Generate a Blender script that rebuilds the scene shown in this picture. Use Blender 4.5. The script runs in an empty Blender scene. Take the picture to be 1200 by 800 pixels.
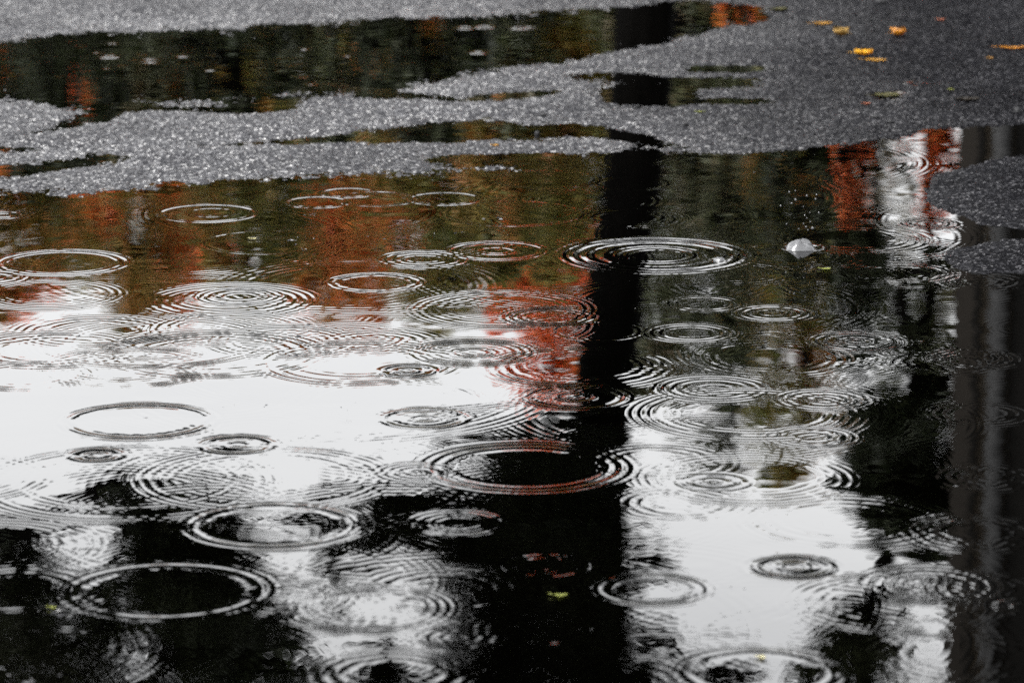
import bpy, bmesh, math, random
import numpy as np
from mathutils import Vector

random.seed(7)
rng = np.random.default_rng(11)
scene = bpy.context.scene
COL = scene.collection
R = math.radians

# ------------------------------------------------------------------ camera
CAM_H = 1.5
PITCH = R(12.3)
T = math.tan(R(7.475))
cp, sp = math.cos(PITCH), math.sin(PITCH)


def ray(px, py):
    X = (px - 600) / 600 * T
    V = (400 - py) / 600 * T
    return X, cp + V * sp, -sp + V * cp


def on_ground(px, py):
    dx, dy, dz = ray(px, py)
    t = CAM_H / -dz
    return dx * t, dy * t


def m_per_px(py):
    dx, dy, dz = ray(600, py)
    return CAM_H / -dz * T / 600


def seen_in_water(px, py, D):
    """the point D metres ahead that the still puddle mirrors towards a viewer at this height"""
    dx, dy, dz = ray(px, py)
    t = D / dy
    return Vector((dx * t, D, -CAM_H - dz * t))


def to_px(x, y):
    dep = y * cp + CAM_H * sp
    dep = np.maximum(dep, 0.05)
    return 600 + 600 / T * x / dep, 400 - 600 / T * (y * sp - CAM_H * cp) / dep


cam_d = bpy.data.cameras.new('camera')
cam = bpy.data.objects.new('camera', cam_d)
COL.objects.link(cam)
cam.location = (0, 0, CAM_H)
cam.rotation_euler = (math.pi / 2 - PITCH, 0, 0)
cam_d.sensor_width = 36
cam_d.lens = 18 / T
cam_d.clip_end = 3000
cam_d.dof.use_dof = True
cam_d.dof.focus_distance = 7.3
cam_d.dof.aperture_fstop = 6.5
scene.camera = cam

# ------------------------------------------------------------------ object helpers


def link(o, parent=None):
    COL.objects.link(o)
    if parent is not None:
        o.parent = parent
    return o


def tag(o, label=None, cat=None, group=None, kind=None):
    if label:
        o['label'] = label
    if cat:
        o['category'] = cat
    if group:
        o['group'] = group
    if kind:
        o['kind'] = kind
    return o


def np_mesh(name, co, quads, mat=None, smooth=False):
    me = bpy.data.meshes.new(name)
    nv, nf = len(co), len(quads)
    me.vertices.add(nv)
    me.vertices.foreach_set('co', np.ascontiguousarray(co, dtype=np.float32).ravel())
    me.loops.add(nf * 4)
    me.loops.foreach_set('vertex_index', np.ascontiguousarray(quads, dtype=np.int32).ravel())
    me.polygons.add(nf)
    me.polygons.foreach_set('loop_start', np.arange(0, nf * 4, 4, dtype=np.int32))
    me.polygons.foreach_set('loop_total', np.full(nf, 4, dtype=np.int32))
    me.polygons.foreach_set('use_smooth', np.full(nf, smooth, dtype=bool))
    me.update(calc_edges=True)
    if mat:
        me.materials.append(mat)
    return me


def bm_obj(name, bm, mat, parent=None, smooth=True):
    me = bpy.data.meshes.new(name)
    bm.normal_update()
    bm.to_mesh(me)
    bm.free()
    me.materials.append(mat)
    for p in me.polygons:
        p.use_smooth = smooth
    return link(bpy.data.objects.new(name, me), parent)


def empty(name, loc):
    o = bpy.data.objects.new(name, None)
    o.location = loc
    o.empty_display_size = 0.2
    return link(o)


# ------------------------------------------------------------------ materials


def new_mat(name):
    m = bpy.data.materials.new(name)
    m.use_nodes = True
    nt = m.node_tree
    b = nt.nodes['Principled BSDF']
    return m, nt, b


def ramp(nt, stops, interp='LINEAR'):
    n = nt.nodes.new('ShaderNodeValToRGB')
    n.color_ramp.interpolation = interp
    e = n.color_ramp.elements
    while len(e) < len(stops):
        e.new(0.5)
    for i, (p, c) in enumerate(stops):
        e[i].position = p
        e[i].color = (*c, 1) if len(c) == 3 else c
    return n


def noise(nt, scale, detail=3, vec=None):
    n = nt.nodes.new('ShaderNodeTexNoise')
    n.inputs['Scale'].default_value = scale
    n.inputs['Detail'].default_value = detail
    if vec is not None:
        nt.links.new(vec, n.inputs['Vector'])
    return n


def leaf_mat(name, cols, trans=0.25):
    """per-leaf random tint plus clump-scale drift between the tints"""
    m, nt, b = new_mat(name)
    g = nt.nodes.new('ShaderNodeNewGeometry')
    tc = nt.nodes.new('ShaderNodeTexCoord')
    nz = noise(nt, 0.8, 3, tc.outputs['Object'])
    mx = nt.nodes.new('ShaderNodeMath')
    mx.operation = 'MULTIPLY_ADD'
    nt.links.new(g.outputs['Random Per Island'], mx.inputs[0])
    mx.inputs[1].default_value = 0.45
    ad = nt.nodes.new('ShaderNodeMath')
    ad.operation = 'MULTIPLY_ADD'
    nt.links.new(nz.outputs['Fac'], ad.inputs[0])
    ad.inputs[1].default_value = 1.7
    ad.inputs[2].default_value = -0.58
    nt.links.new(ad.outputs[0], mx.inputs[2])
    n = len(cols)
    rp = ramp(nt, [((i + 0.5) / n, c) for i, c in enumerate(cols)])
    nt.links.new(mx.outputs[0], rp.inputs[0])
    nt.links.new(rp.outputs[0], b.inputs['Base Color'])
    b.inputs['Roughness'].default_value = 0.55
    b.inputs['Specular IOR Level'].default_value = 0.12 if name == 'leaf_dark' else 0.3
    if trans:
        tr = nt.nodes.new('ShaderNodeBsdfTranslucent')
        nt.links.new(rp.outputs[0], tr.inputs['Color'])
        ms = nt.nodes.new('ShaderNodeMixShader')
        ms.inputs[0].default_value = trans
        nt.links.new(b.outputs[0], ms.inputs[1])
        nt.links.new(tr.outputs[0], ms.inputs[2])
        nt.links.new(ms.outputs[0], nt.nodes['Material Output'].inputs['Surface'])
    return m


M = {}
M['leaf_red'] = leaf_mat('leaf_red', [(0.357, 0.051, 0.017), (0.595, 0.085, 0.0298), (0.663, 0.17, 0.0425), (0.34, 0.102, 0.0255)], 0.42)
M['leaf_orange'] = leaf_mat('leaf_orange', [(0.1092, 0.0936, 0.0234), (0.234, 0.1248, 0.0273), (0.5772, 0.1092, 0.0234), (0.4836, 0.1872, 0.039)], 0.4)
M['leaf_rust'] = leaf_mat('leaf_rust', [(0.065, 0.068, 0.014), (0.13, 0.10, 0.02), (0.29, 0.11, 0.022), (0.72, 0.11, 0.028)], 0.38)
M['leaf_olive'] = leaf_mat('leaf_olive', [(0.039, 0.0494, 0.0094), (0.078, 0.0806, 0.0156), (0.1404, 0.0936, 0.0156), (0.2704, 0.0728, 0.0156)], 0.35)
M['leaf_yellow'] = leaf_mat('leaf_yellow', [(0.06, 0.07, 0.015), (0.125, 0.115, 0.02), (0.18, 0.12, 0.025), (0.225, 0.075, 0.015)], 0.35)
M['leaf_pale'] = leaf_mat('leaf_pale', [(0.112, 0.104, 0.072), (0.176, 0.16, 0.12), (0.256, 0.224, 0.176), (0.336, 0.12, 0.064)], 0.35)
M['leaf_dark'] = leaf_mat('leaf_dark', [(0.005, 0.0075, 0.003), (0.009, 0.013, 0.0045), (0.015, 0.018, 0.0065), (0.01, 0.01, 0.0045)], 0.05)
M['leaf_green'] = leaf_mat('leaf_green', [(0.0168, 0.024, 0.0077), (0.0264, 0.0336, 0.0115), (0.0384, 0.0408, 0.0134), (0.0624, 0.0384, 0.0144)], 0.15)

m, nt, b = new_mat('bark')
tc = nt.nodes.new('ShaderNodeTexCoord')
mp = nt.nodes.new('ShaderNodeMapping')
mp.inputs['Scale'].default_value = (14, 14, 2.2)
nt.links.new(tc.outputs['Object'], mp.inputs[0])
nz = noise(nt, 1.0, 6, mp.outputs[0])
rp = ramp(nt, [(0.3, (0.001, 0.0009, 0.0008)), (0.7, (0.005, 0.0045, 0.004))])
nt.links.new(nz.outputs['Fac'], rp.inputs[0])
nt.links.new(rp.outputs[0], b.inputs['Base Color'])
bp = nt.nodes.new('ShaderNodeBump')
bp.inputs['Distance'].default_value = 0.03
nt.links.new(nz.outputs['Fac'], bp.inputs['Height'])
nt.links.new(bp.outputs[0], b.inputs['Normal'])
b.inputs['Roughness'].default_value = 0.8
b.inputs['Specular IOR Level'].default_value = 0.02
M['bark'] = m

# wet asphalt: dark binder, pale and dark stones, a thin uneven film of water
m, nt, b = new_mat('wet_asphalt')
tc = nt.nodes.new('ShaderNodeTexCoord')
vo = nt.nodes.new('ShaderNodeTexVoronoi')
vo.inputs['Scale'].default_value = 190
nt.links.new(tc.outputs['Object'], vo.inputs['Vector'])
sx = nt.nodes.new('ShaderNodeSeparateColor')
nt.links.new(vo.outputs['Color'], sx.inputs[0])
rp = ramp(nt, [(0.0, (0.006, 0.006, 0.007)), (0.6, (0.014, 0.014, 0.015)), (0.88, (0.045, 0.045, 0.047)), (1.0, (0.16, 0.158, 0.155))])
nt.links.new(sx.outputs[0], rp.inputs[0])
big = noise(nt, 2.2, 4, tc.outputs['Object'])
rb = ramp(nt, [(0.32, (0.7, 0.7, 0.71)), (0.68, (1.2, 1.2, 1.2))])
nt.links.new(big.outputs['Fac'], rb.inputs[0])
mu = nt.nodes.new('ShaderNodeMix')
mu.data_type = 'RGBA'
mu.blend_type = 'MULTIPLY'
mu.inputs['Factor'].default_value = 1
nt.links.new(rp.outputs[0], mu.inputs['A'])
nt.links.new(rb.outputs[0], mu.inputs['B'])
rr = nt.nodes.new('ShaderNodeMapRange')
rr.inputs['From Min'].default_value = 0.3
rr.inputs['From Max'].default_value = 0.7
rr.inputs['To Min'].default_value = 0.35
rr.inputs['To Max'].default_value = 0.5
nt.links.new(big.outputs['Fac'], rr.inputs['Value'])
zs = nt.nodes.new('ShaderNodeSeparateXYZ')
nt.links.new(tc.outputs['Object'], zs.inputs[0])
zm = nt.nodes.new('ShaderNodeMapRange')
zm.inputs['From Min'].default_value = 0.0006
zm.inputs['From Max'].default_value = 0.0046
zm.inputs['To Min'].default_value = 0.14
zm.inputs['To Max'].default_value = 1.0
nt.links.new(zs.outputs['Z'], zm.inputs['Value'])
rz = nt.nodes.new('ShaderNodeMath')
rz.operation = 'MULTIPLY'
nt.links.new(rr.outputs[0], rz.inputs[0])
nt.links.new(zm.outputs[0], rz.inputs[1])
nt.links.new(rz.outputs[0], b.inputs['Roughness'])
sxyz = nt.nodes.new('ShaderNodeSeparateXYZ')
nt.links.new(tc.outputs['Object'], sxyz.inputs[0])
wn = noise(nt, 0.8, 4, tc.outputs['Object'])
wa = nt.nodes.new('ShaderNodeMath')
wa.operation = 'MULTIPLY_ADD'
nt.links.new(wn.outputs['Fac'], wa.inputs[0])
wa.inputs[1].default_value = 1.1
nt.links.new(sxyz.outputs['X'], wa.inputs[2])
right_shade = nt.nodes.new('ShaderNodeMapRange')  # right side darkened in colour and gloss, imitating the dark trees reflected there
right_shade.interpolation_type = 'SMOOTHSTEP'
right_shade.inputs['From Min'].default_value = 0.35
right_shade.inputs['From Max'].default_value = 1.75
nt.links.new(wa.outputs[0], right_shade.inputs['Value'])
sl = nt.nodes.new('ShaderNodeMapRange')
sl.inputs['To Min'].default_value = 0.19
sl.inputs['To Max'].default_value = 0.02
nt.links.new(right_shade.outputs[0], sl.inputs['Value'])
film = noise(nt, 3.2, 6, tc.outputs['Object'])
fr_ = nt.nodes.new('ShaderNodeMapRange')
fr_.inputs['From Min'].default_value = 0.33
fr_.inputs['From Max'].default_value = 0.67
fr_.inputs['To Min'].default_value = 0.3
fr_.inputs['To Max'].default_value = 1.75
nt.links.new(film.outputs['Fac'], fr_.inputs['Value'])
stone = ramp(nt, [(0.0, (.45, .45, .45)), (0.7, (.9, .9, .9)), (0.93, (1.3, 1.3, 1.3)), (1.0, (2.3, 2.3, 2.3))])
nt.links.new(sx.outputs[1], stone.inputs[0])
m1 = nt.nodes.new('ShaderNodeMath')
m1.operation = 'MULTIPLY'
nt.links.new(sl.outputs[0], m1.inputs[0])
nt.links.new(fr_.outputs[0], m1.inputs[1])
m2 = nt.nodes.new('ShaderNodeMath')
m2.operation = 'MULTIPLY'
nt.links.new(m1.outputs[0], m2.inputs[0])
nt.links.new(stone.outputs[0], m2.inputs[1])
nt.links.new(m2.outputs[0], b.inputs['Specular IOR Level'])
shade_mul = nt.nodes.new('ShaderNodeMix')
shade_mul.data_type = 'RGBA'
shade_mul.blend_type = 'MULTIPLY'
nt.links.new(right_shade.outputs[0], shade_mul.inputs['Factor'])
nt.links.new(mu.outputs['Result'], shade_mul.inputs['A'])
shade_mul.inputs['B'].default_value = (0.17, 0.17, 0.182, 1)
nt.links.new(shade_mul.outputs['Result'], b.inputs['Base Color'])
nf = noise(nt, 420, 2, tc.outputs['Object'])
bp = nt.nodes.new('ShaderNodeBump')
bp.inputs['Strength'].default_value = 0.6
bp.inputs['Distance'].default_value = 0.0015
nt.links.new(nf.outputs['Fac'], bp.inputs['Height'])
nt.links.new(bp.outputs[0], b.inputs['Normal'])
b.inputs['IOR'].default_value = 1.33
M['asphalt'] = m

# dark, slightly silty rain water
m, nt, b = new_mat('puddle_water')
b.inputs['Base Color'].default_value = (0.00008, 0.00007, 0.00005, 1)
b.inputs['Roughness'].default_value = 0.0
b.inputs['IOR'].default_value = 1.36
M['water'] = m

m, nt, b = new_mat('clear_water')
b.inputs['Base Color'].default_value = (0.06, 0.061, 0.063, 1)
b.inputs['Roughness'].default_value = 0.05
b.inputs['IOR'].default_value = 1.33
b.inputs['Transmission Weight'].default_value = 0.4
M['clear'] = m

m, nt, b = new_mat('grass')
nz = noise(nt, 6, 4)
rp = ramp(nt, [(0.3, (0.03, 0.045, 0.012)), (0.7, (0.07, 0.08, 0.025))])
nt.links.new(nz.outputs['Fac'], rp.inputs[0])
nt.links.new(rp.outputs[0], b.inputs['Base Color'])
b.inputs['Roughness'].default_value = 0.9
M['grass'] = m


def plain(name, col, rough=0.6, var=0.25, scale=9):
    m, nt, b = new_mat(name)
    tc = nt.nodes.new('ShaderNodeTexCoord')
    nz = noise(nt, scale, 5, tc.outputs['Object'])
    lo = tuple(c * (1 - var) for c in col)
    hi = tuple(c * (1 + var) for c in col)
    rp = ramp(nt, [(0.3, lo), (0.7, hi)])
    nt.links.new(nz.outputs['Fac'], rp.inputs[0])
    nt.links.new(rp.outputs[0], b.inputs['Base Color'])
    b.inputs['Roughness'].default_value = rough
    if name.startswith(('fallen', 'dark', 'grey')):
        b.inputs['Specular IOR Level'].default_value = 0.05 if name in ('grey_siding', 'grey_trim', 'dark_panel') else 0.15
    return m


M['siding'] = plain('grey_siding', (0.027, 0.022, 0.016), 0.7, 0.2, 3)
M['trim'] = plain('grey_trim', (0.013, 0.011, 0.009), 0.6, 0.15, 3)
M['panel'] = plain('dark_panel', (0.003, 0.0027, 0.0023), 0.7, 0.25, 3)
M['pipe'] = plain('dark_pipe', (0.02, 0.02, 0.02), 0.4)
M['roofing'] = plain('roofing', (0.05, 0.05, 0.055), 0.8)
M['glass'] = plain('window_glass', (0.012, 0.013, 0.015), 0.05, 0.1)
M['pebble'] = plain('dark_pebble', (0.004, 0.004, 0.0045), 0.6, 0.4, 120)
M['leaf_ochre'] = plain('fallen_ochre', (0.16, 0.08, 0.010), 0.35, 0.3, 60)
M['leaf_gold'] = plain('fallen_gold', (0.33, 0.17, 0.010), 0.35, 0.2, 60)
M['leaf_amber'] = plain('fallen_amber', (0.21, 0.085, 0.008), 0.35, 0.25, 60)
M['leaf_brown'] = plain('fallen_brown', (0.16, 0.10, 0.03), 0.4, 0.4, 60)
M['leaf_black'] = plain('fallen_black', (0.012, 0.010, 0.008), 0.3, 0.3, 60)
M['leaf_moss'] = plain('fallen_moss', (0.03, 0.028, 0.01), 0.5, 0.4, 60)
M['leaf_lime'] = plain('fallen_lime', (0.11, 0.12, 0.028), 0.4, 0.2, 60)
M['leaf_russet'] = plain('fallen_russet', (0.16, 0.055, 0.03), 0.4, 0.3, 60)
M['petal'] = plain('pale_petal', (0.22, 0.20, 0.10), 0.5, 0.1, 60)

# ------------------------------------------------------------------ value noise in world space


def hash2(i, j, seed):
    n = (i.astype(np.int64) * 374761393 + j.astype(np.int64) * 668265263 + seed * 1274126177) & 0xFFFFFFFF
    n = ((n ^ (n >> 13)) * 1274126177) & 0xFFFFFFFF
    return ((n ^ (n >> 16)) & 0xFFFF) / 65535.0


def vnoise(x, y, cell, seed):
    u, v = x / cell, y / cell
    i, j = np.floor(u), np.floor(v)
    fu, fv = u - i, v - j
    fu = fu * fu * (3 - 2 * fu)
    fv = fv * fv * (3 - 2 * fv)
    a, b_ = hash2(i, j, seed), hash2(i + 1, j, seed)
    c, d = hash2(i, j + 1, seed), hash2(i + 1, j + 1, seed)
    return (a * (1 - fu) + b_ * fu) * (1 - fv) + (c * (1 - fu) + d * fu) * fv


# ------------------------------------------------------------------ the lie of the asphalt
# plan of where the paving stands out of the water, then softened into a relief a few millimetres high
PX0, PX1, PY0, PY1, ST = -900, 2100, -300, 1000, 2
gx = np.arange(PX0, PX1, ST, dtype=float)
gy = np.arange(PY0, PY1, ST, dtype=float)
GX, GY = np.meshgrid(gx, gy)


def inside(poly):
    res = np.zeros(GX.shape, bool)
    n = len(poly)
    wx = 5 * (vnoise(GX, GY * 3, 34, 3) - .5) + 3 * (vnoise(GX, GY * 3, 11, 4) - .5)
    wy = 5 * (vnoise(GX, GY * 3, 30, 5) - .5) + 2.5 * (vnoise(GX, GY * 3, 9, 6) - .5)
    X, Y = GX + wx * 2.2, GY + wy * .8
    for k in range(n):
        x1, y1 = poly[k]
        x2, y2 = poly[(k + 1) % n]
        if y1 == y2:
            continue
        c = ((y1 > Y) != (y2 > Y)) & (X < (x2 - x1) * (Y - y1) / (y2 - y1) + x1)
        res ^= c
    return res


far_water = [(-900, 100), (-300, 68), (0, 50), (100, 38), (250, 32), (400, 25), (550, 20), (690, 14), (740, 6), (800, 1), (880, 4), (906, 13),
             (900, 22), (870, 30), (830, 38), (740, 58), (690, 67), (620, 79), (540, 92), (480, 103), (400, 111), (330, 117), (200, 122),
             (100, 123), (0, 124), (-300, 130), (-900, 150)]
near_water = [(-900, 240), (-300, 225), (0, 221), (30, 225), (150, 226), (230, 215), (300, 208), (400, 201), (520, 199), (640, 197), (690, 190),
              (698, 178), (740, 173), (790, 177), (860, 181), (960, 172), (1050, 163), (1062, 156), (1130, 150), (1200, 146), (1500, 130), (2100, 120),
              (2100, 1000), (-900, 1000)]
lump_a = [(1086, 235), (1086, 225), (1096, 208), (1140, 196), (1200, 184), (1400, 150), (2100, 110), (2100, 420), (1500, 300), (1200, 268),
          (1165, 264), (1130, 252), (1096, 245)]
lump_b = [(1106, 303), (1110, 295), (1150, 286), (1200, 281), (1500, 270), (1500, 330), (1200, 319), (1150, 320), (1120, 315)]
mask = np.ones(GX.shape)
mask[inside(far_water)] = 0
mask[inside(near_water)] = 0
mask[inside(lump_a)] = 1
mask[inside(lump_b)] = 1
lump = (inside(lump_a) | inside(lump_b)).astype(float)


def blur(a, sx, sy):
    for ax, s in ((1, sx), (0, sy)):
        r = int(3 * s / ST) + 1
        k = np.exp(-0.5 * (np.arange(-r, r + 1) * ST / s) ** 2)
        k /= k.sum()
        pad = [(0, 0), (0, 0)]
        pad[ax] = (r, r)
        b_ = np.pad(a, pad, mode='edge')
        out = np.zeros_like(a)
        for i, w in enumerate(k):
            sl = [slice(None), slice(None)]
            sl[ax] = slice(i, i + a.shape[ax])
            out += w * b_[tuple(sl)]
        a = out
    return a


soft = blur(mask, 16, 5.5)
right = np.clip((GX - 640) / 160, 0, 1)
B1 = blur(mask, 6, 2.4) * right + soft * (1 - right)
B2 = blur(mask, 30, 9)
HM = 0.0026 * (B1 - 0.5) * 2 + 0.0025 * (B2 - 0.5) * 2
HM += 0.010 * np.clip(blur(lump, 16, 5) - 0.25, 0, 1)
# shallow dips in the paving: cx, cy, half width, half height, depth (m), tilt
DIPS = [(35, 198, 125, 8, 0.0070, -0.12), (95, 142, 70, 7, 0.0058, -0.25), (330, 166, 90, 4, 0.0062, -0.05), (420, 162, 60, 4, .006, -.05),
        (200, 128, 120, 4, 0.0050, 0), (318, 124, 40, 6, 0.0055, -.1), (575, 154, 120, 11, 0.0105, 0.0), (480, 162, 70, 5, 0.0075, 0),
        (590, 113, 75, 5, 0.0066, -0.07), (470, 112, 50, 4, .006, .02), (760, 111, 55, 13, 0.0115, 0), (800, 93, 110, 3, 0.0050, 0),
        (860, 82, 50, 3, 0.0058, 0), (850, 99, 55, 5, 0.0074, 0), (855, 119, 60, 4, 0.0078, 0), (850, 80, 45, 4, .006, 0), (590, 188, 80, 6, 0.0080, -.03),
        (1040, 112, 22, 6, 0.0055, -.1), (730, 160, 60, 6, .0066, .15), (560, 184, 60, 4, .005, 0), (20, 175, 30, 3, .0052, 0),
        (1080, 97, 70, 5, .003, 0), (700, 88, 60, 4, .0045, 0)]
for cx, cy, rx, ry, dep, tilt in DIPS:
    yy = GY - cy - tilt * (GX - cx)
    HM -= dep * 1.3 * np.exp(-(((GX - cx) / rx) ** 2) ** 1.6 * 0.8 - (yy / ry) ** 2 * 0.8)
ragged = 1 + 0.9 * (1 - right)
HM += ragged * (0.0020 * (vnoise(GX, GY * 4, 90, 21) - 0.5) + 0.0017 * (vnoise(GX, GY * 4, 34, 22) - 0.5) + 0.0009 * (vnoise(GX, GY * 4, 13, 23) - 0.5))


def relief(x, y):
    """height of the paving, without its grain"""
    px, py = to_px(x, y)
    u = np.clip((px - PX0) / ST, 0, len(gx) - 1.001)
    v = np.clip((py - PY0) / ST, 0, len(gy) - 1.001)
    i, j = u.astype(int), v.astype(int)
    fu, fv = u - i, v - j
    return (HM[j, i] * (1 - fu) + HM[j, i + 1] * fu) * (1 - fv) + (HM[j + 1, i] * (1 - fu) + HM[j + 1, i + 1] * fu) * fv


def grain(x, y, z=None):
    a = vnoise(x, y, 0.0055, 31)
    c = vnoise(x + 7.3, y - 3.1, 0.0085, 32)
    d = vnoise(x, y, 0.045, 33)
    e = np.clip(vnoise(x - 2.2, y + 5.1, 0.019, 34) - .70, 0, 1) * 0.014
    if z is not None:
        e = e * np.clip((z + 0.0042) / 0.003, 0, 1)
    return e + 0.0028 * (a ** 2 - 0.33) + 0.0034 * (c ** 3 - 0.25) + 0.0030 * (d - 0.5)


def steps(fine0, fine1, fs, lo, hi, g):
    """graded 1-D grid: fine between fine0 and fine1, then growing steps out to lo and hi"""
    f = list(np.arange(fine0, fine1 + fs / 2, fs))
    up, s = [f[-1]], fs
    while up[-1] < hi:
        s *= g
        up.append(up[-1] + s)
    dn, s = [f[0]], fs
    while dn[-1] > lo:
        s *= g
        dn.append(dn[-1] - s)
    return np.array(dn[:0:-1] + f[:-1] + up)


def quad_grid(ny, nx, keep):
    j, i = np.nonzero(keep)
    a = j * nx + i
    return np.stack([a, a + 1, a + nx + 1, a + nx], 1)


def compact(co, q):
    used = np.zeros(len(co), bool)
    used[q.ravel()] = True
    idx = np.cumsum(used) - 1
    return co[used], idx[q]


# ground: one sheet, very fine where the lens is trained on it
S_ = steps(-0.15, 0.15, 0.00042, -9, 9, 1.12)
L_ = steps(math.log(4.5), math.log(13.5), 0.00050, math.log(0.4), math.log(900), 1.10)
YY, SS = np.meshgrid(np.exp(L_), S_, indexing='ij')
XX = SS * YY
Z = relief(XX, YY)
away = np.clip((YY - 13.5) / 6, 0, 1)
Z = Z * (1 - away) + 0.012 * away
fine = (np.abs(SS) < 0.2) & (YY > 4.2) & (YY < 15)
Z = np.where(fine, Z + grain(XX, YY, Z), Z)
ok = Z > -0.011
keep = ok[:-1, :-1] | ok[1:, :-1] | ok[:-1, 1:] | ok[1:, 1:]
co = np.stack([XX, YY, Z], -1).reshape(-1, 3)
co, q = compact(co, quad_grid(*XX.shape, keep))
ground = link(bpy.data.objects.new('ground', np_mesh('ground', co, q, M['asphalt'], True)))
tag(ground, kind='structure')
bed = bm = bmesh.new()
for x, y in ((-900, -300), (900, -300), (900, 900), (-900, 900)):
    bm.verts.new((x, y, -0.035))
bm.faces.new(bm.verts)
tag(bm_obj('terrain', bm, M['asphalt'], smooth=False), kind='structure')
print('ground', len(co))


def ground_z(x, y):
    x, y = np.array([float(x)]), np.array([float(y)])
    return float(relief(x, y)[0])


# ------------------------------------------------------------------ rain rings on the water
S_ = steps(-0.142, 0.142, 0.00038, -1.2, 1.2, 1.25)
L_ = steps(math.log(4.7), math.log(12.4), 0.00042, math.log(1.2), math.log(13.2), 1.25)
WY, WS = np.meshgrid(np.exp(L_), S_, indexing='ij')
WX = WS * WY
WZ = np.zeros(WX.shape)
rowy, cols = np.exp(L_), S_
ring_centres = []


def ripple(cx, cy, rad, slope, lam, win, wout, chirp=0.0, rough=0.35, seed=0):
    """an expanding packet of capillary waves round (cx, cy); slope is the steepest tilt of its faces"""
    ext = rad + 2.4 * wout
    j0, j1 = np.searchsorted(rowy, (cy - ext, cy + ext))
    if j1 - j0 < 2:
        return
    ylo = rowy[j0]
    i0, i1 = np.searchsorted(cols, ((cx - ext) / (ylo if cx - ext < 0 else cy + ext), (cx + ext) / (ylo if cx + ext > 0 else cy + ext)))
    i0, i1 = max(i0 - 1, 0), min(i1 + 1, len(cols))
    X, Y = WX[j0:j1, i0:i1] - cx, WY[j0:j1, i0:i1] - cy
    r0 = np.hypot(X, Y)
    th = np.arctan2(Y, X)
    rr_ = random.Random(seed)
    wob = sum(math.cos(0) * a * np.cos(k * th + p) for k, a, p in
              [(k, rr_.uniform(-1, 1) * 0.6 / k, rr_.uniform(0, 6.28)) for k in (2, 3, 5, 7)])
    amp = 1 + rough * sum(a * np.cos(k * th + p) for k, a, p in
                          [(k, rr_.uniform(0.3, 1), rr_.uniform(0, 6.28)) for k in (1, 3, 6, 11, 17)]) * 0.6
    amp = np.clip(amp, 0.05, 2.2)
    d = r0 - rad * (1 + 0.018 * wob)
    env = np.exp(-np.where(d < 0, d / win, d / wout) ** 2)
    ph = 2 * math.pi * (d / lam + 0.5 * chirp * d * d / lam / max(win, wout))
    core = np.clip(r0 / (0.6 * lam), 0, 1)
    WZ[j0:j1, i0:i1] += slope * lam / (2 * math.pi) * amp * env * np.sin(ph) * core


def ring(px, py, hw, kind, k=1.0):
    cx, cy = on_ground(px, py)
    mp_ = m_per_px(py)
    rad = hw * mp_
    sd = int(px * 7 + py * 13)
    rv = random.Random(sd + 77)
    k *= rv.uniform(.62, 1.12)
    k *= 0.82 if py < 440 else (0.72 if py < 560 else 0.58)
    if kind == 'thin':        # one or two clean lines
        ripple(cx, cy, rad, 0.085 * k, 0.017, 0.009, 0.011, 0.2, 0.45, sd)
    elif kind == 'multi':     # a train of close rings
        lam, nw = rv.uniform(.013, .0195), rv.uniform(.9, 1.9)
        ripple(cx, cy, rad * rv.uniform(.84, .92), 0.085 * k, lam, lam * nw, lam * nw * .8, rv.uniform(.1, .5), rv.uniform(.3, .7), sd)
        if rv.random() < .75:
            ripple(cx + rv.uniform(-.004, .004), cy, rad * rv.uniform(.22, .55), 0.055 * k, 0.018, 0.018, 0.014, 0.1, 0.6, sd + 1)
    elif kind == 'fine':      # many faint, very close rings
        lam = random.Random(sd).uniform(.0135, .021)
        ripple(cx, cy, rad * 0.9, 0.036 * k, lam, lam * 1.7, lam * 1.5, 0.25, 0.75, sd)
        ripple(cx * 1.002, cy + .01, rad * 0.66, 0.018 * k, lam * 1.1, lam * 1.2, lam * 1.2, 0.1, 0.9, sd + 5)
    elif kind == 'young':     # a fresh dimple with a steep lip
        ripple(cx, cy, rad * 0.72, 0.15 * k, 0.030, 0.022, 0.017, 0.5, 0.15, sd)
        ripple(cx, cy, rad * 0.22, 0.10 * k, 0.022, 0.020, 0.016, 0.2, 0.2, sd + 1)
    elif kind == 'wide':      # one broad, smooth swell
        ripple(cx, cy, rad * 0.95, 0.10 * k, 0.030, 0.017, 0.022, 0.7, 0.3, sd)
    elif kind == 'train':     # a wide spent ring, several smooth waves at its rim and still water inside
        ripple(cx, cy, rad * 0.9, 0.11 * k, 0.021, 0.030, 0.022, 0.25, 0.3, sd)
    elif kind == 'big':       # a fat drop: tall thick rings
        ripple(cx, cy, rad * 0.85, 0.17 * k, 0.026, 0.050, 0.030, 0.4, 0.35, sd)
        ripple(cx, cy, rad * 0.40, 0.10 * k, 0.022, 0.030, 0.020, 0.2, 0.4, sd + 1)


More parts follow.
